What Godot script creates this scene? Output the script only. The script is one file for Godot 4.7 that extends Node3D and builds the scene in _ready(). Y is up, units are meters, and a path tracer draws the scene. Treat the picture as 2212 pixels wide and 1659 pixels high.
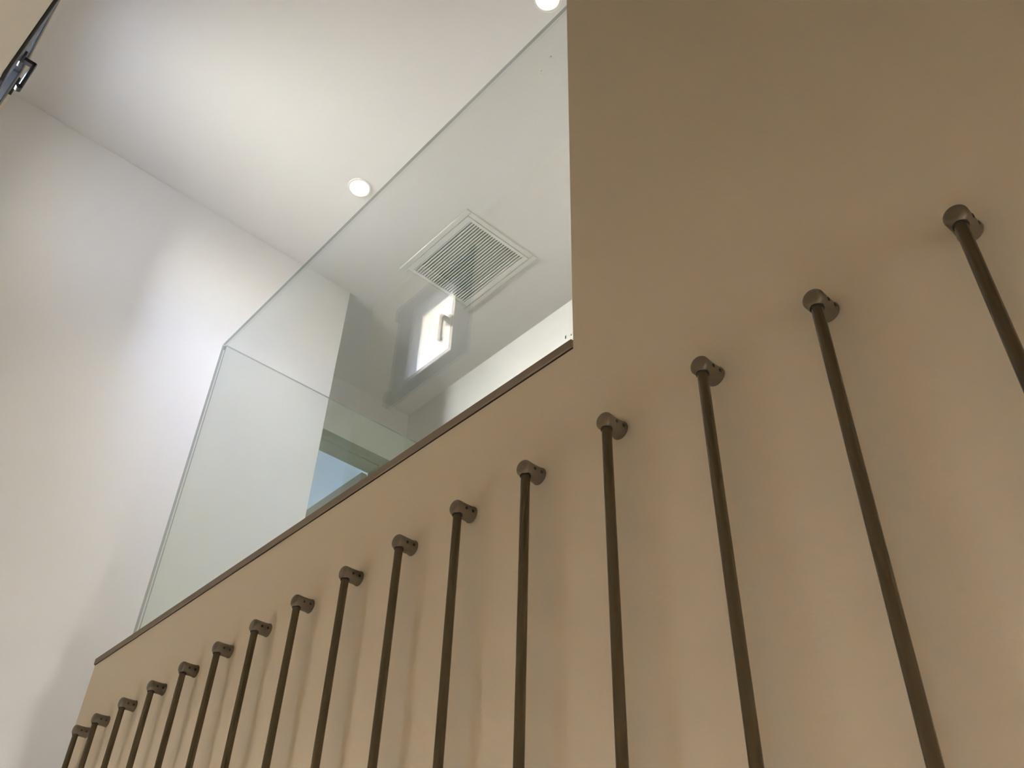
extends Node3D
# A stairwell seen from below: beige wall with vertical bronze rods, a glass balustrade above it,
# a white upper landing behind the glass, a small casement window on the opposite wall.

const CEIL := 5.1
const LANDING := 2.48
const WALL_L := -3.4      # white left wall
const RIM := -0.77        # where the beige wall rises to the ceiling
const BACK := -1.851
const OPP_T := 0.40
const OPP := 1.004         # opposite wall (window)
const FAR := -4.111       # alcove wall with the door

var M := {}
var used := {}


func _ready() -> void:
	# ---- camera -------------------------------------------------------------------------
	var cam := Camera3D.new()
	cam.name = "camera"
	cam.transform = Transform3D(Basis(Vector3(0.672843, 0.028926, -0.739219), Vector3(0.449413, 0.777736, 0.439493), Vector3(0.587631, -0.627925, 0.510295)), Vector3(0, 1.5, 0.8))
	cam.fov = 46.7625
	cam.near = 0.02
	cam.far = 200.0
	add_child(cam)
	# ---- sky, exposure ------------------------------------------------------------------
	var env := Environment.new()
	env.background_mode = Environment.BG_SKY
	var sm := ProceduralSkyMaterial.new()
	sm.sky_top_color = Color(0.42, 0.56, 0.80)
	sm.sky_horizon_color = Color(0.95, 0.975, 1.0)
	sm.sky_curve = 0.18
	sm.ground_curve = 0.2
	sm.sky_energy_multiplier = 11.0
	sm.ground_horizon_color = Color(0.86, 0.86, 0.84)
	sm.ground_bottom_color = Color(0.20, 0.20, 0.19)
	sm.ground_energy_multiplier = 11.8
	sm.use_debanding = false
	var sky := Sky.new()
	sky.sky_material = sm
	env.sky = sky
	env.tonemap_mode = Environment.TONE_MAPPER_LINEAR
	env.tonemap_exposure = 1.22
	env.sdfgi_enabled = true
	env.ssao_enabled = true
	env.ssil_enabled = true
	var we := WorldEnvironment.new()
	we.name = "sky"
	we.environment = env
	add_child(we)
	make_materials()
	build_shell()
	build_windows()
	build_door()
	build_glass()
	build_rods()
	build_vent()
	build_lights()


# ---- materials ----------------------------------------------------------------------------
func mat(key: String, c: Color, rough := 0.6, metal := 0.0) -> StandardMaterial3D:
	var m := StandardMaterial3D.new()
	m.resource_name = key
	m.albedo_color = c
	m.roughness = rough
	m.metallic = metal
	M[key] = m
	return m


func grain(m: StandardMaterial3D, freq: float, scale: float, strength: float, rng: int) -> void:
	var n := FastNoiseLite.new()
	n.seed = rng
	n.noise_type = FastNoiseLite.TYPE_SIMPLEX
	n.frequency = freq
	n.fractal_octaves = 3
	var t := NoiseTexture2D.new()
	t.width = 512
	t.height = 512
	t.seamless = true
	t.as_normal_map = true
	t.bump_strength = 2.0
	t.noise = n
	m.normal_enabled = true
	m.normal_scale = strength
	m.normal_texture = t
	m.uv1_triplanar = true
	m.uv1_world_triplanar = true
	m.uv1_scale = Vector3.ONE * scale


func make_materials() -> void:
	grain(mat("white_paint", Color(0.90, 0.893, 0.882), 0.85), 0.05, 2.5, 0.10, 3)
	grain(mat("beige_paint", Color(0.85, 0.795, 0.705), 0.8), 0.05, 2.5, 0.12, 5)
	grain(mat("skylight_tint", Color(0.70, 0.80, 0.90), 0.85), 0.05, 2.5, 0.1, 8)  # blue of the skylight mixed into the far room's wall colour
	mat("cap", Color(0.47, 0.41, 0.34), 0.55)
	mat("gap_shadow", Color(0.16, 0.11, 0.07), 0.9)  # darkness of the shadow gap, as a colour
	mat("rod", Color(0.275, 0.228, 0.152), 0.22, 0.3)
	mat("bracket", Color(0.365, 0.315, 0.24), 0.42, 0.15)
	mat("hole", Color(0.06, 0.045, 0.03), 0.8)
	mat("frame", Color(0.06, 0.064, 0.072), 0.35)
	mat("door_frame", Color(0.205, 0.195, 0.18), 0.5)
	mat("door_seal", Color(0.17, 0.165, 0.15), 0.8)
	mat("door_leaf", Color(0.22, 0.215, 0.21), 0.5)
	mat("speck", Color(0.95, 0.95, 0.93), 0.5)
	mat("scuff", Color(0.45, 0.46, 0.45), 0.8)
	mat("black", Color(0.03, 0.03, 0.03), 0.42)
	mat("vent_white", Color(0.88, 0.88, 0.86), 0.5)
	mat("duct", Color(0.10, 0.10, 0.10), 0.9)
	mat("wood_floor", Color(0.73, 0.635, 0.52), 0.5)
	mat("pale_floor", Color(0.80, 0.79, 0.77), 0.5)
	mat("lamp_ring", Color(0.92, 0.92, 0.90), 0.5)
	var g := mat("glass", Color(0.58, 0.82, 0.68, 0.065), 0.0)
	g.transparency = BaseMaterial3D.TRANSPARENCY_ALPHA
	var e := mat("glass_edge", Color(0.30, 0.45, 0.48, 0.6), 0.05)
	e.transparency = BaseMaterial3D.TRANSPARENCY_ALPHA
	var p := mat("pane", Color(0.9, 0.95, 0.95, 0.02), 0.0)
	p.transparency = BaseMaterial3D.TRANSPARENCY_ALPHA
	var l := mat("lamp_glow", Color(1, 1, 1), 0.5)
	l.emission_enabled = true
	l.emission = Color(1.0, 0.93, 0.82)
	l.emission_energy_multiplier = 6.0


# ---- naming ---------------------------------------------------------------------------------
func numbered(called: String) -> String:
	if not used.has(called):
		used[called] = 0
		return called
	used[called] += 1
	return "%s_%03d" % [called, used[called]]


func tag(o: Node, label: String, category: String, group := "", kind := "") -> void:
	o.set_meta("label", label)
	o.set_meta("category", category)
	if group:
		o.set_meta("group", group)
	if kind:
		o.set_meta("kind", kind)


func thing(called: String, label: String, category: String, at := Vector3.ZERO, group := "", kind := "") -> Node3D:
	var o := Node3D.new()
	o.name = numbered(called)
	o.position = at
	add_child(o)
	tag(o, label, category, group, kind)
	return o


func mesh(called: String, st: SurfaceTool, m: Material, parent: Node = null) -> MeshInstance3D:
	var o := MeshInstance3D.new()
	st.set_material(m)
	o.mesh = st.commit()
	if parent == null:
		o.name = numbered(called)
		add_child(o)
	else:
		o.name = called
		parent.add_child(o, true)
	return o


func structure(called: String, st: SurfaceTool, m: Material, label: String, category: String) -> MeshInstance3D:
	var o := mesh(called, st, m)
	tag(o, label, category, "", "structure")
	return o


# ---- shapes ---------------------------------------------------------------------------------
func begin() -> SurfaceTool:
	var st := SurfaceTool.new()
	st.begin(Mesh.PRIMITIVE_TRIANGLES)
	return st


func face(st: SurfaceTool, pts: Array, n: Vector3) -> void:
	# a convex flat polygon whose front looks along n
	var a: Vector3 = pts[0]
	var b: Vector3 = pts[1]
	var c: Vector3 = pts[2]
	var flip := (b - a).cross(c - a).dot(n) > 0.0   # Godot fronts run clockwise
	for i in range(1, pts.size() - 1):
		var tri := [pts[0], pts[i], pts[i + 1]]
		if flip:
			tri = [pts[0], pts[i + 1], pts[i]]
		for v in tri:
			st.set_normal(n)
			st.add_vertex(v)


func box(st: SurfaceTool, lo: Vector3, hi: Vector3, bevel := 0.0, t := Transform3D()) -> void:
	var c := (lo + hi) * 0.5
	var h := (hi - lo) * 0.5
	var b := minf(bevel, minf(h.x, minf(h.y, h.z)) * 0.9)
	for ax in 3:
		for s in [-1.0, 1.0]:
			var u := (ax + 1) % 3
			var w := (ax + 2) % 3
			var pts := []
			for q in [[-1, -1], [1, -1], [1, 1], [-1, 1]]:
				var p := Vector3.ZERO
				p[ax] = s * h[ax]
				p[u] = q[0] * (h[u] - b)
				p[w] = q[1] * (h[w] - b)
				pts.append(t * (c + p))
			var n := Vector3.ZERO
			n[ax] = s
			face(st, pts, (t.basis * n).normalized())
	if b <= 0.0:
		return
	for ax in 3:          # chamfered edges along ax
		var u := (ax + 1) % 3
		var w := (ax + 2) % 3
		for su in [-1.0, 1.0]:
			for sw in [-1.0, 1.0]:
				var pts := []
				for q in [[-1, 0], [1, 0], [1, 1], [-1, 1]]:
					var p := Vector3.ZERO
					p[ax] = q[0] * (h[ax] - b)
					p[u] = su * (h[u] - (0.0 if q[1] == 0 else b))
					p[w] = sw * (h[w] - (b if q[1] == 0 else 0.0))
					pts.append(t * (c + p))
				var n := Vector3.ZERO
				n[u] = su
				n[w] = sw
				face(st, pts, (t.basis * n).normalized())
	for sx in [-1.0, 1.0]:
		for sy in [-1.0, 1.0]:
			for sz in [-1.0, 1.0]:
				var sg := Vector3(sx, sy, sz)
				var pts := []
				for ax in 3:
					var p := Vector3(sx * (h.x - b), sy * (h.y - b), sz * (h.z - b))
					p[ax] = sg[ax] * h[ax]
					pts.append(t * (c + p))
				face(st, pts, (t.basis * sg).normalized())


func lathe(st: SurfaceTool, prof: Array, t: Transform3D, sides := 28) -> void:
	# profile of Vector2(radius, height) turned about local y; smooth where profile points are single
	var count := prof.size()
	for i in count - 1:
		var p: Vector2 = prof[i]
		var q: Vector2 = prof[i + 1]
		if p.is_equal_approx(q):
			continue
		var d := (q - p).normalized()
		var fl := Vector2(d.y, -d.x)           # outward when the profile runs upwards
		var n0 := fl
		var n1 := fl
		if i > 0 and not (prof[i - 1] as Vector2).is_equal_approx(p):
			var e := (p - (prof[i - 1] as Vector2)).normalized()
			n0 = (fl + Vector2(e.y, -e.x)).normalized()
		if i < count - 2 and not (prof[i + 2] as Vector2).is_equal_approx(q):
			var e := ((prof[i + 2] as Vector2) - q).normalized()
			n1 = (fl + Vector2(e.y, -e.x)).normalized()
		for k in sides:
			var a0 := TAU * k / sides
			var a1 := TAU * (k + 1) / sides
			var v := []
			for w in [[p, n0, a0], [q, n1, a0], [q, n1, a1], [p, n0, a1]]:
				var r: Vector2 = w[0]
				var m: Vector2 = w[1]
				var ang: float = w[2]
				v.append([t * Vector3(r.x * cos(ang), r.y, r.x * sin(ang)), (t.basis * Vector3(m.x * cos(ang), m.y, m.x * sin(ang))).normalized()])
			for tri in [[0, 1, 2], [0, 2, 3]]:
				var a: Vector3 = v[tri[0]][0]
				var b: Vector3 = v[tri[1]][0]
				var c: Vector3 = v[tri[2]][0]
				var cr := (b - a).cross(c - a)
				if cr.length() < 1e-14:
					continue
				var mean: Vector3 = v[tri[0]][1] + v[tri[1]][1] + v[tri[2]][1]
				var order: Array = tri
				if cr.dot(mean) > 0.0:
					order = [tri[0], tri[2], tri[1]]
				for j in order:
					st.set_normal(v[j][1])
					st.add_vertex(v[j][0])


func one_box(lo: Vector3, hi: Vector3, bevel := 0.0) -> SurfaceTool:
	var st := begin()
	box(st, lo, hi, bevel)
	return st


func along(axis: Vector3, at: Vector3) -> Transform3D:
	# local y along axis
	var y := axis.normalized()
	var x := y.cross(Vector3(0.31, 0.17, 0.93)).normalized()
	return Transform3D(Basis(x, y, x.cross(y)), at)


# ---- the shell ------------------------------------------------------------------------------
func pierced(lo: Vector3, hi: Vector3, holes: Array, ax: int, st: SurfaceTool) -> void:
	# a wall slab across axis `ax`, cut round rectangular holes [u0, u1, v0, v1] (u, v are the two other axes in order)
	var u := 0 if ax != 0 else 1
	var w := 2 if ax != 2 else 1
	if ax == 0:
		u = 2
		w = 1
	var us := [lo[u], hi[u]]
	for h in holes:
		us.append(h[0])
		us.append(h[1])
	us.sort()
	for i in us.size() - 1:
		if us[i + 1] - us[i] < 1e-5:
			continue
		var mid: float = (us[i] + us[i + 1]) * 0.5
		var cuts := []
		for h in holes:
			if h[0] < mid and mid < h[1]:
				cuts.append([h[2], h[3]])
		cuts.sort_custom(func(a, b): return a[0] < b[0])
		var from: float = lo[w]
		cuts.append([hi[w], hi[w]])
		for c in cuts:
			if c[0] - from > 1e-5:
				var a := lo
				var b := hi
				a[u] = us[i]
				b[u] = us[i + 1]
				a[w] = from
				b[w] = c[0]
				box(st, a, b)
			from = c[1]


const WIN := [-3.09, -2.46, 4.17, 4.88]       # casement opening x0 x1 y0 y1
const WIN4 := [-2.85, -2.15, 0.4, 1.1]          # added low window for light, x0 x1 y0 y1, below the frame
const WIN5 := [-0.40, 0.10, 0.25, 0.75]  # another low window added for light
const WIN2 := [0.28, 0.80, 0.05, 0.85]          # added end window for light, z0 z1 y0 y1, behind the viewer
const HOLE := [-2.992, -2.507, -1.410, -1.038]  # vent opening x0 x1 z0 z1
const DOOR := [-1.75, -0.90, LANDING, 4.68]   # z0 z1 y0 y1
const WIN3 := [-1.75, -1.05, 3.5, 4.5]


func build_shell() -> void:
	var white: Material = M.white_paint
	var beige: Material = M.beige_paint
	var st := begin()
	var outline := [Vector2(-2.766, 0), Vector2(2.6, 0), Vector2(2.6, CEIL), Vector2(RIM, CEIL), Vector2(RIM, 2.474), Vector2(-2.766, 2.474)]
	for z in [0.0, -0.12]:
		for q in [[Vector2(-2.766, 0), Vector2(RIM, 2.474)], [Vector2(RIM, 0), Vector2(2.6, CEIL)]]:
			var a: Vector2 = q[0]
			var b: Vector2 = q[1]
			face(st, [Vector3(a.x, a.y, z), Vector3(b.x, a.y, z), Vector3(b.x, b.y, z), Vector3(a.x, b.y, z)], Vector3(0, 0, 1 if z == 0.0 else -1))
	for i in outline.size():
		var a: Vector2 = outline[i]
		var b: Vector2 = outline[(i + 1) % outline.size()]
		var n := Vector3(b.y - a.y, a.x - b.x, 0).normalized()
		face(st, [Vector3(a.x, a.y, 0), Vector3(b.x, b.y, 0), Vector3(b.x, b.y, -0.12), Vector3(a.x, a.y, -0.12)], n)
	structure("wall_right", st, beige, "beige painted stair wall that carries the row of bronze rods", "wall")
	structure("wall_left", one_box(Vector3(-4.26, 0, -0.894), Vector3(WALL_L, CEIL, OPP + OPP_T), 0.003), white, "tall white wall at left behind the end of the glass balustrade", "wall")
	st = begin()
	pierced(Vector3(WALL_L, 0, OPP), Vector3(2.75, CEIL, OPP + OPP_T), [WIN, WIN4, WIN5], 2, st)
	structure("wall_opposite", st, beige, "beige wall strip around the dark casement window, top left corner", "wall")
	structure("added_light_fin", one_box(Vector3(WIN[1], 3.2, OPP + OPP_T), Vector3(WIN[1] + 0.25, 5.6, 1.9)), white, "added unseen white fin outside the casement window, blocking its side light", "wall")  # unseen fin added to cut side light through the casement
	st = begin()
	pierced(Vector3(2.6, 0, -0.12), Vector3(2.75, CEIL, OPP), [WIN2], 0, st)
	structure("wall_end", st, white, "white end wall of the stairwell behind the viewer", "wall")
	structure("wall_back", one_box(Vector3(-4.26, 0, BACK - 0.15), Vector3(RIM + 0.12, CEIL, BACK)), white, "white back wall of the landing below the vent ceiling", "wall")
	structure("wall_return", one_box(Vector3(RIM, 0, BACK), Vector3(RIM + 0.12, CEIL, -0.12)), white, "white side wall closing the landing at the right of the glass", "wall")
	st = begin()
	pierced(Vector3(FAR - 0.149, 0, BACK), Vector3(FAR, CEIL, -0.894), [DOOR], 0, st)
	structure("wall_far", st, white, "shaded alcove wall with the dark door frame behind the glass", "wall")
	st = begin()
	pierced(Vector3(-4.26, CEIL, BACK - 0.15), Vector3(2.75, CEIL + 0.2, OPP + OPP_T), [HOLE], 1, st)
	structure("ceiling", st, white, "white flat ceiling with two downlights and a grille", "ceiling")
	structure("floor", one_box(Vector3(-4.26, -0.2, BACK - 0.15), Vector3(2.75, 0, OPP + OPP_T)), M.wood_floor, "wooden floor at the foot of the stairwell, below the frame", "floor")
	st = begin()
	box(st, Vector3(-2.605, 2.2, BACK), Vector3(RIM, LANDING, -0.14))
	box(st, Vector3(FAR, 2.2, BACK), Vector3(-2.605, LANDING, -1.2))
	structure("floor_landing", st, M.pale_floor, "floor of the upper landing behind the beige wall", "floor")
	# the room beyond the door
	st = begin()
	pierced(Vector3(-7.65, 2.2, -3.2), Vector3(-7.5, CEIL, 1.4), [WIN3], 0, st)
	structure("wall_room_end", st, M.skylight_tint, "window wall of the room beyond the open door, skylight blue put into its colour", "wall")
	st = begin()
	box(st, Vector3(-7.5, 2.2, -3.2), Vector3(-4.26, CEIL, -3.05))
	box(st, Vector3(-7.5, 2.2, 1.25), Vector3(-4.26, CEIL, 1.4))
	box(st, Vector3(-4.41, 2.2, -3.05), Vector3(-4.26, CEIL, BACK - 0.15))
	structure("wall_room_sides", st, M.skylight_tint, "side walls of the room beyond the open door, skylight blue put into their colour", "wall")
	structure("ceiling_room", one_box(Vector3(-7.65, CEIL, -3.2), Vector3(-4.26, CEIL + 0.2, 1.4)), M.skylight_tint, "ceiling seen through the open door, daylight blue put into its colour", "ceiling")
	structure("floor_room", one_box(Vector3(-7.65, 2.2, -3.2), Vector3(-4.26, LANDING, 1.4)), M.wood_floor, "floor of the room beyond the open door", "floor")
	# cap strip on the wall
	var cap := thing("trim_1", "slim taupe cap strip along the top of the beige wall under the glass", "trim", Vector3(-1.768, 2.474, 0), "", "structure")
	mesh("cap", one_box(Vector3(-0.998, 0, -0.14), Vector3(0.998, 0.0178, 0.005), 0.001), M.cap, cap)
	mesh("gap_shadow_strip", one_box(Vector3(-0.998, -0.0014, -0.01), Vector3(0.998, 0, 0.002)), M.gap_shadow, cap)  # dark strip painted in for the shadow gap under the cap


# ---- windows --------------------------------------------------------------------------------
func ring(st: SurfaceTool, x0: float, x1: float, y0: float, y1: float, w: float, z0: float, z1: float, bevel: float) -> void:
	box(st, Vector3(x0, y0, z0), Vector3(x0 + w, y1, z1), bevel)
	box(st, Vector3(x1 - w, y0, z0), Vector3(x1, y1, z1), bevel)
	box(st, Vector3(x0 + w, y0, z0), Vector3(x1 - w, y0 + w, z1), bevel)
	box(st, Vector3(x0 + w, y1 - w, z0), Vector3(x1 - w, y1, z1), bevel)


func build_windows() -> void:
	var w := thing("window_1", "small anthracite casement window with a black lever handle, high at top left", "window", Vector3((WIN[0] + WIN[1]) * 0.5, WIN[2], OPP), "", "structure")
	var hw: float = (WIN[1] - WIN[0]) * 0.5
	var hh: float = WIN[3] - WIN[2]
	var st := begin()
	ring(st, -hw, hw, 0, hh, 0.055, -0.005, 0.085, 0.003)
	box(st, Vector3(hw - 0.04, 0.0, -0.013), Vector3(hw + 0.002, hh, 0.0), 0.002)
	mesh("frame", st, M.frame, w)
	st = begin()
	box(st, Vector3(-hw + 0.042, 0.042, -0.009), Vector3(-hw + 0.142, hh - 0.042, 0.06), 0.004)
	box(st, Vector3(hw - 0.142, 0.042, -0.009), Vector3(hw - 0.042, hh - 0.042, 0.06), 0.004)
	box(st, Vector3(-hw + 0.142, 0.042, -0.009), Vector3(hw - 0.142, 0.100, 0.06), 0.004)
	box(st, Vector3(-hw + 0.142, hh - 0.135, -0.009), Vector3(hw - 0.142, hh - 0.042, 0.06), 0.004)
	var sash := mesh("sash", st, M.frame, w)
	mesh("pane", one_box(Vector3(-hw + 0.138, 0.096, 0.02), Vector3(hw - 0.138, hh - 0.131, 0.026)), M.pane, sash)
	for y in [0.02, hh - 0.11]:
		mesh("hinge", one_box(Vector3(-hw - 0.022, y, -0.016), Vector3(-hw + 0.02, y + 0.09, 0.0), 0.004), M.frame, w)
	# the lever handle, pointing down
	var hx := -2.612 - w.position.x
	var hy := 4.45 - w.position.y
	var hd := Node3D.new()
	hd.name = "handle"
	hd.position = Vector3(hx, hy, -0.009)
	w.add_child(hd)
	mesh("rosette", one_box(Vector3(-0.015, -0.035, -0.009), Vector3(0.015, 0.035, 0.001), 0.003), M.black, hd)
	st = begin()
	box(st, Vector3(-0.010, -0.010, -0.052), Vector3(0.010, 0.010, -0.008), 0.002)
	box(st, Vector3(-0.010, -0.150, -0.054), Vector3(0.010, 0.010, -0.038), 0.003)
	lathe(st, [Vector2(0, -0.010), Vector2(0.011, -0.010), Vector2(0.011, -0.010), Vector2(0.011, 0.010), Vector2(0.011, 0.010), Vector2(0, 0.010)], along(Vector3.RIGHT, Vector3(0, -0.146, -0.043)), 16)
	mesh("lever", st, M.black, hd)
	# an unseen end window added for its light, behind the viewer
	var v := thing("window_2", "added unseen window for light, in the end wall behind the viewer", "window", Vector3(2.6, WIN2[2], (WIN2[0] + WIN2[1]) * 0.5), "", "structure")
	frame_yz(v, (WIN2[1] - WIN2[0]) * 0.5, WIN2[3] - WIN2[2], 0.05, 0.07)
	# two unseen low windows added for bounce light, under the frame
	for q in [[WIN4, "added square low window for bounce light in the opposite wall, below the picture"], [WIN5, "added small low window for bounce light in the opposite wall, below the picture"]]:
		var r: Array = q[0]
		v = thing("window_4" if r[0] < -1.0 else "window_5", q[1], "window", Vector3((r[0] + r[1]) * 0.5, r[2], OPP), "", "structure")
		hw = (r[1] - r[0]) * 0.5
		hh = r[3] - r[2]
		st = begin()
		ring(st, -hw, hw, 0, hh, 0.05, 0.06, 0.13, 0.003)
		mesh("frame", st, M.frame, v)
		mesh("pane", one_box(Vector3(-hw + 0.045, 0.045, 0.09), Vector3(hw - 0.045, hh - 0.045, 0.096)), M.pane, v)
	# the window of the far room
	v = thing("window_3", "window of the room beyond the open door", "window", Vector3(-7.65, WIN3[2], (WIN3[0] + WIN3[1]) * 0.5), "", "structure")
	frame_yz(v, (WIN3[1] - WIN3[0]) * 0.5, WIN3[3] - WIN3[2], 0.05, 0.07)


func frame_yz(v: Node3D, hz: float, hh: float, w: float, d: float) -> void:
	var st := begin()
	box(st, Vector3(0.03, 0, -hz), Vector3(0.03 + d, hh, -hz + w), 0.003)
	box(st, Vector3(0.03, 0, hz - w), Vector3(0.03 + d, hh, hz), 0.003)
	box(st, Vector3(0.03, 0, -hz + w), Vector3(0.03 + d, w, hz - w), 0.003)
	box(st, Vector3(0.03, hh - w, -hz + w), Vector3(0.03 + d, hh, hz - w), 0.003)
	mesh("frame", st, M.frame, v)
	mesh("pane", one_box(Vector3(0.06, w - 0.005, -hz + w - 0.005), Vector3(0.066, hh - w + 0.005, hz - w + 0.005)), M.pane, v)


# ---- door -----------------------------------------------------------------------------------
func build_door() -> void:
	var d := thing("door_1", "open taupe door with a dark frame in the alcove, seen through the glass", "door", Vector3(FAR, LANDING, (DOOR[0] + DOOR[1]) * 0.5), "", "structure")
	var hz: float = (DOOR[1] - DOOR[0]) * 0.5
	var top: float = DOOR[3] - LANDING
	var st := begin()       # architrave proud of the wall
	box(st, Vector3(-0.02, 0, -hz), Vector3(0.006, top, -hz + 0.06), 0.002)
	box(st, Vector3(-0.02, 0, hz - 0.06), Vector3(0.006, top, hz), 0.002)
	box(st, Vector3(-0.02, top - 0.05, -hz + 0.06), Vector3(0.006, top, hz - 0.06), 0.002)
	mesh("architrave", st, M.door_frame, d)
	st = begin()            # lining inside the opening
	box(st, Vector3(-0.149, 0, -hz), Vector3(-0.034, top, -hz + 0.055))
	box(st, Vector3(-0.149, 0, hz - 0.055), Vector3(-0.034, top, hz))
	box(st, Vector3(-0.149, top - 0.05, -hz + 0.055), Vector3(-0.034, top, hz - 0.055))
	mesh("lining", st, M.door_frame, d)
	st = begin()
	box(st, Vector3(-0.034, 0, -hz), Vector3(-0.02, top, -hz + 0.05))
	box(st, Vector3(-0.034, 0, hz - 0.05), Vector3(-0.02, top, hz))
	box(st, Vector3(-0.034, top - 0.04, -hz + 0.05), Vector3(-0.02, top, hz - 0.05))
	mesh("seal", st, M.door_seal, d)
	mesh("leaf", one_box(Vector3(-0.87, 0.008, -hz + 0.056), Vector3(-0.155, top - 0.058, -hz + 0.098), 0.002), M.door_leaf, d)


# ---- glass balustrade -----------------------------------------------------------------------
func panel(at: Vector3, size: Vector3, label: String) -> Node3D:
	# a toughened sheet: two clear faces and a ring of polished green edges
	var p := thing("glass_panel", label, "glass panel", at, "glass balustrade sheets")
	var ax := 2 if size.z < size.x else 0
	var u := 0 if ax == 2 else 2
	var st := begin()
	var b := 0.0015
	for s in [-1.0, 1.0]:
		var pts := []
		for q in [[-1, 0], [1, 0], [1, 1], [-1, 1]]:
			var v := Vector3.ZERO
			v[ax] = s * size[ax] * 0.5
			v[u] = q[0] * (size[u] * 0.5 - b)
			v.y = b + q[1] * (size.y - 2 * b)
			pts.append(v)
		var n := Vector3.ZERO
		n[ax] = s
		face(st, pts, n)
	mesh("sheet", st, M.glass, p)
	st = begin()
	var w := size[ax] * 0.5 - b
	for k in 4:
		var n := Vector3.ZERO
		if k < 2:
			n[u] = -1.0 if k == 0 else 1.0
		else:
			n.y = -1.0 if k == 2 else 1.0
		var pts := []
		for q in [[-1, -1], [1, -1], [1, 1], [-1, 1]]:
			var v := Vector3.ZERO
			v[ax] = q[0] * w
			if k < 2:
				v[u] = n[u] * size[u] * 0.5
				v.y = size.y * 0.5 + q[1] * (size.y * 0.5 - b)
			else:
				v.y = 0.0 if k == 2 else size.y
				v[u] = q[1] * (size[u] * 0.5 - b)
			pts.append(v)
		face(st, pts, n)
		for s in [-1.0, 1.0]:      # the ground arris on either side
			var cp := []
			for q in [[0, -1], [0, 1], [1, 1], [1, -1]]:
				var v := Vector3.ZERO
				v[ax] = s * (w if q[0] == 0 else size[ax] * 0.5)
				var inn: float = 0.0 if q[0] == 0 else b
				if k < 2:
					v[u] = n[u] * (size[u] * 0.5 - inn)
					v.y = size.y * 0.5 + q[1] * (size.y * 0.5 - b)
				else:
					v.y = inn if k == 2 else size.y - inn
					v[u] = q[1] * (size[u] * 0.5 - b)
				cp.append(v)
			var cn := n
			cn[ax] = s
			face(st, cp, cn.normalized())
	mesh("polished_edge", st, M.glass_edge, p)
	return p


func speck(p: Node3D, k: Array, m: Material) -> void:
	# a dried drop on the face of the sheet
	var st := begin()
	lathe(st, [Vector2(1.0, 0.0), Vector2(0.8, 0.5), Vector2(0.4, 0.9), Vector2(0.0, 1.0)], Transform3D(Basis(Vector3(k[2], 0, 0), Vector3(0, 0, 0.0006), Vector3(0, -k[3], 0)), Vector3(k[0], k[1], 0.0041)), 12)
	mesh("dried_drop", st, m, p)


func build_glass() -> void:
	var p := panel(Vector3((-2.60 + RIM - 0.002) * 0.5, 2.4925, -0.03), Vector3(2.60 + RIM - 0.002, 1.1655, 0.008), "long front glass sheet standing on the taupe cap strip")
	mesh("corner_seal", one_box(Vector3(-0.917, 1.146, -0.009), Vector3(-0.909, 1.164, -0.0042), 0.001), M.black, p)
	for k in [[0.8333, 0.9941, 0.0035, 0.0045], [0.8009, 0.9694, 0.0022, 0.0040], [0.7994, 0.9589, 0.0018, 0.0032], [0.7924, 0.9917, 0.0012, 0.0022]]:
		speck(p, k, M.speck)
	for k in [[0.8732, 0.0493, 0.0016, 0.0045], [0.8868, 0.0459, 0.0015, 0.002]]:
		speck(p, k, M.scuff)
	panel(Vector3(-2.594, LANDING, -0.619), Vector3(0.008, 1.178, 1.162), "short glass sheet running back from the corner at the stair opening")


# ---- rods -----------------------------------------------------------------------------------
const ROD_X := [-2.6303, -2.4979, -2.3285, -2.1616, -1.9948, -1.8316, -1.6688, -1.5051, -1.3357, -1.1694, -1.0092, -0.8460, -0.6771, -0.5067, -0.3357, -0.1586]
const ROD_Z := 0.030
const HEAD_Y := 2.2525
const ORD := ["first", "second", "third", "fourth", "fifth", "sixth", "seventh", "eighth", "ninth", "tenth", "eleventh", "twelfth", "thirteenth", "fourteenth", "fifteenth", "sixteenth"]


func bracket(parent: Node3D, y: float, up: float) -> void:
	# a short turned stub on the wall, domed in front, that takes the end of the rod
	var st := begin()
	var prof := [Vector2(0.0, 0.0), Vector2(0.0142, 0.0), Vector2(0.0142, 0.0), Vector2(0.0146, 0.0008), Vector2(0.0146, 0.0026), Vector2(0.0137, 0.0042), Vector2(0.0134, 0.012), Vector2(0.0134, 0.022), Vector2(0.0139, 0.0335)]
	for k in 10:
		var a := PI * 0.5 * (k + 1) / 10.0
		prof.append(Vector2(0.0139 - 0.0072 * (1.0 - cos(a)), 0.0335 + 0.0068 * sin(a)))
	prof.append(Vector2(0.004, 0.0407))
	prof.append(Vector2(0.0, 0.0408))
	lathe(st, prof, along(Vector3(0, 0, 1), Vector3(0, y, 0)), 40)
	var s := -up
	var b := mesh("bracket", st, M.bracket, parent)
	st = begin()
	lathe(st, [Vector2(0.0, 0.008), Vector2(0.0086, 0.008), Vector2(0.0086, 0.008), Vector2(0.0086, 0.0138), Vector2(0.0086, 0.0138), Vector2(0.0070, 0.0140)], along(Vector3(0, s, 0), Vector3(0, y, ROD_Z)), 28)
	mesh("socket_ring", st, M.hole, b)
	for z in [0.0085, 0.0225]:
		var n := Vector3(cos(0.08), -sin(0.08) * up, 0)
		var q := begin()
		lathe(q, [Vector2(0.0, 0.0010), Vector2(0.0012, 0.0009), Vector2(0.0026, 0.0011), Vector2(0.0026, 0.0011), Vector2(0.0026, -0.001)], along(n, Vector3(0, y, z) + n * 0.0127), 14)
		mesh("screw_hole", q, M.hole, b)


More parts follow.
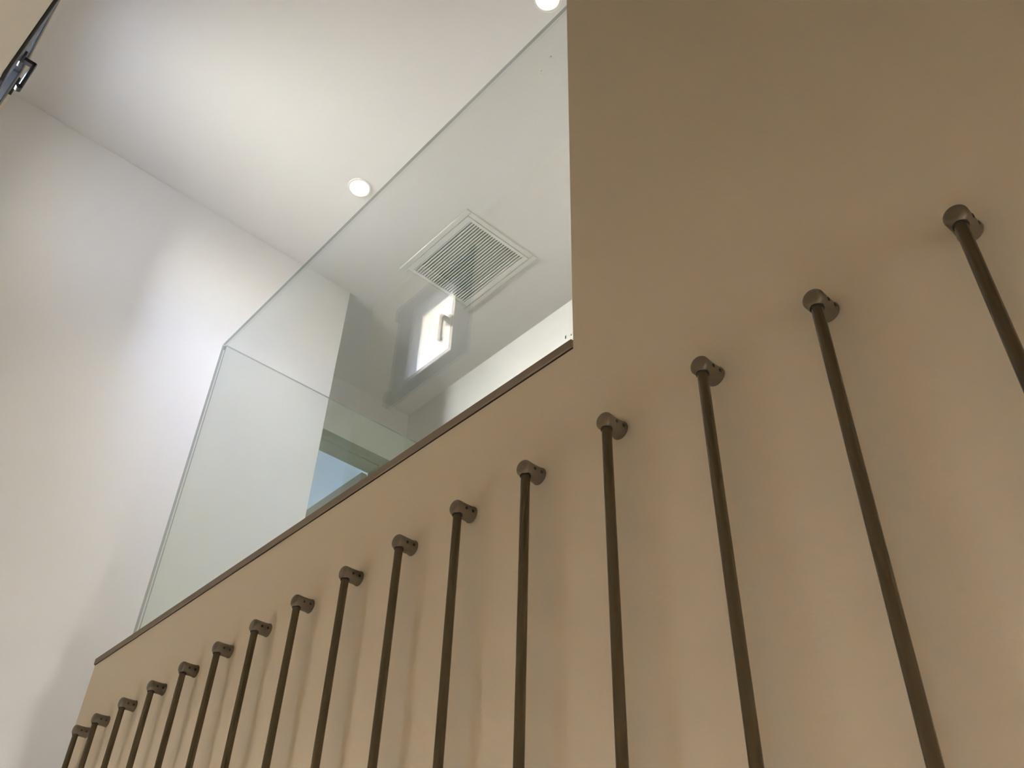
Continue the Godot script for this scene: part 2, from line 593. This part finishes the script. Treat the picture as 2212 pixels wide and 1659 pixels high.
func build_rods() -> void:
	var rod := thing("wall_rod", "", "rod", Vector3(ROD_X[0], 0, 0), "bronze rods on the beige wall")
	var st := begin()
	lathe(st, [Vector2(0.0, 0.17), Vector2(0.0073, 0.17), Vector2(0.0073, 0.17), Vector2(0.0073, HEAD_Y - 0.003), Vector2(0.0073, HEAD_Y - 0.003), Vector2(0.0, HEAD_Y - 0.003)], Transform3D(Basis(), Vector3(0, 0, ROD_Z)), 36)
	mesh("bar", st, M.rod, rod)
	bracket(rod, HEAD_Y, 1.0)
	bracket(rod, 0.168, -1.0)
	for i in ROD_X.size():
		var o := rod
		if i > 0:
			o = rod.duplicate()
			o.name = numbered("wall_rod")
			add_child(o)
		o.position.x = ROD_X[i] - 0.0015
		o.position.y = -0.003 + 0.0097 * (i - 2) / 13.0
		var where: String = "%s from the left end of the wall" % ORD[i]
		if i == 0:
			where = "nearest the left end of the wall"
		elif i == 15:
			where = "nearest the viewer at the right edge"
		o.set_meta("label", "slim bronze rod on a domed wall bracket, " + where)


# ---- ceiling grille -------------------------------------------------------------------------
func build_vent() -> void:
	var c := Vector3(-2.75, CEIL, -1.23)
	var v := thing("ceiling_vent", "white louvred air grille set in the landing ceiling", "vent", c)
	var hx := 0.295
	var hz := 0.25
	var ix := 0.2425
	var iz := 0.186
	var st := begin()      # outer flange, 12 mm proud, sloped edge
	var y0 := -0.010
	var jx := hx - 0.032
	var jz := hz - 0.032
	box(st, Vector3(-hx, y0, -hz), Vector3(hx, 0, -jz), 0.004)
	box(st, Vector3(-hx, y0, jz), Vector3(hx, 0, hz), 0.004)
	box(st, Vector3(-hx, y0, -jz), Vector3(-jx, 0, jz), 0.004)
	box(st, Vector3(jx, y0, -jz), Vector3(hx, 0, jz), 0.004)
	mesh("flange", st, M.vent_white, v)
	st = begin()           # removable core, a hairline inside the flange
	var kx := jx - 0.0015
	var kz := jz - 0.0015
	box(st, Vector3(-kx, y0 - 0.001, -kz), Vector3(kx, 0.012, -iz), 0.0015)
	box(st, Vector3(-kx, y0 - 0.001, iz), Vector3(kx, 0.012, kz), 0.0015)
	box(st, Vector3(-kx, y0 - 0.001, -iz), Vector3(-ix, 0.012, iz), 0.0015)
	box(st, Vector3(ix, y0 - 0.001, -iz), Vector3(kx, 0.012, iz), 0.0015)
	mesh("core_frame", st, M.vent_white, v)
	var n := 23
	var pitch := 2.0 * iz / n
	var sl := begin()
	var t := Transform3D(Basis(Vector3.RIGHT, deg_to_rad(-14.0)), Vector3.ZERO)
	box(sl, Vector3(-ix, 0.0, -0.0037), Vector3(ix, 0.014, 0.0037), 0.0012, t)
	sl.set_material(M.vent_white)
	var slat := sl.commit()
	for k in n:
		var o := MeshInstance3D.new()
		o.name = "slat"
		o.mesh = slat
		o.position = Vector3(0, -0.008, -iz + pitch * (k + 0.62))
		v.add_child(o, true)
	st = begin()
	box(st, Vector3(-ix, 0.07, -iz), Vector3(ix, 0.09, iz))
	mesh("duct_plate", st, M.duct, v)


# ---- downlights -----------------------------------------------------------------------------
func build_lights() -> void:
	var spots := [[Vector3(-2.735, CEIL, -0.497), "round recessed downlight glowing just above the middle of the glass edge"], [Vector3(-1.362, CEIL, -0.50), "round recessed downlight glowing at the top beside the beige wall"],
		[Vector3(-1.9, CEIL, -1.6), "added downlight to brighten the landing, out of sight behind the beige wall, nearer the grille"], [Vector3(-1.15, CEIL, -1.6), "added downlight to brighten the landing, out of sight behind the beige wall, nearer its end wall"]]  # this hidden pair is added to brighten the landing
	for s in spots:
		var o := thing("downlight", s[1], "light", s[0], "recessed downlights")
		var st := begin()
		lathe(st, [Vector2(0.062, 0.0), Vector2(0.062, -0.003), Vector2(0.060, -0.005), Vector2(0.052, -0.006), Vector2(0.049, -0.004), Vector2(0.048, 0.0)].duplicate(), along(Vector3.DOWN, Vector3.ZERO) * Transform3D(Basis.from_scale(Vector3(1, -1, 1)), Vector3.ZERO), 48)
		mesh("trim_ring", st, M.lamp_ring, o)
		st = begin()
		var disc := []
		for k in 40:
			disc.append(Vector3(0.049 * cos(TAU * k / 40), -0.0035, 0.049 * sin(TAU * k / 40)))
		face(st, disc, Vector3.DOWN)
		mesh("diffuser", st, M.lamp_glow, o)
		var l := SpotLight3D.new()
		l.name = "beam"
		l.position = Vector3(0, -0.02, 0)
		l.rotation_degrees.x = -90
		l.light_color = Color(1.0, 0.985, 0.96)
		l.light_energy = 2.2 if s[0].z > -1.0 else 2.7
		l.light_size = 0.05
		l.spot_angle = 50 if s[0].z > -1.0 else 40
		l.spot_range = 12
		l.spot_attenuation = 2.0
		l.shadow_enabled = true
		o.add_child(l)
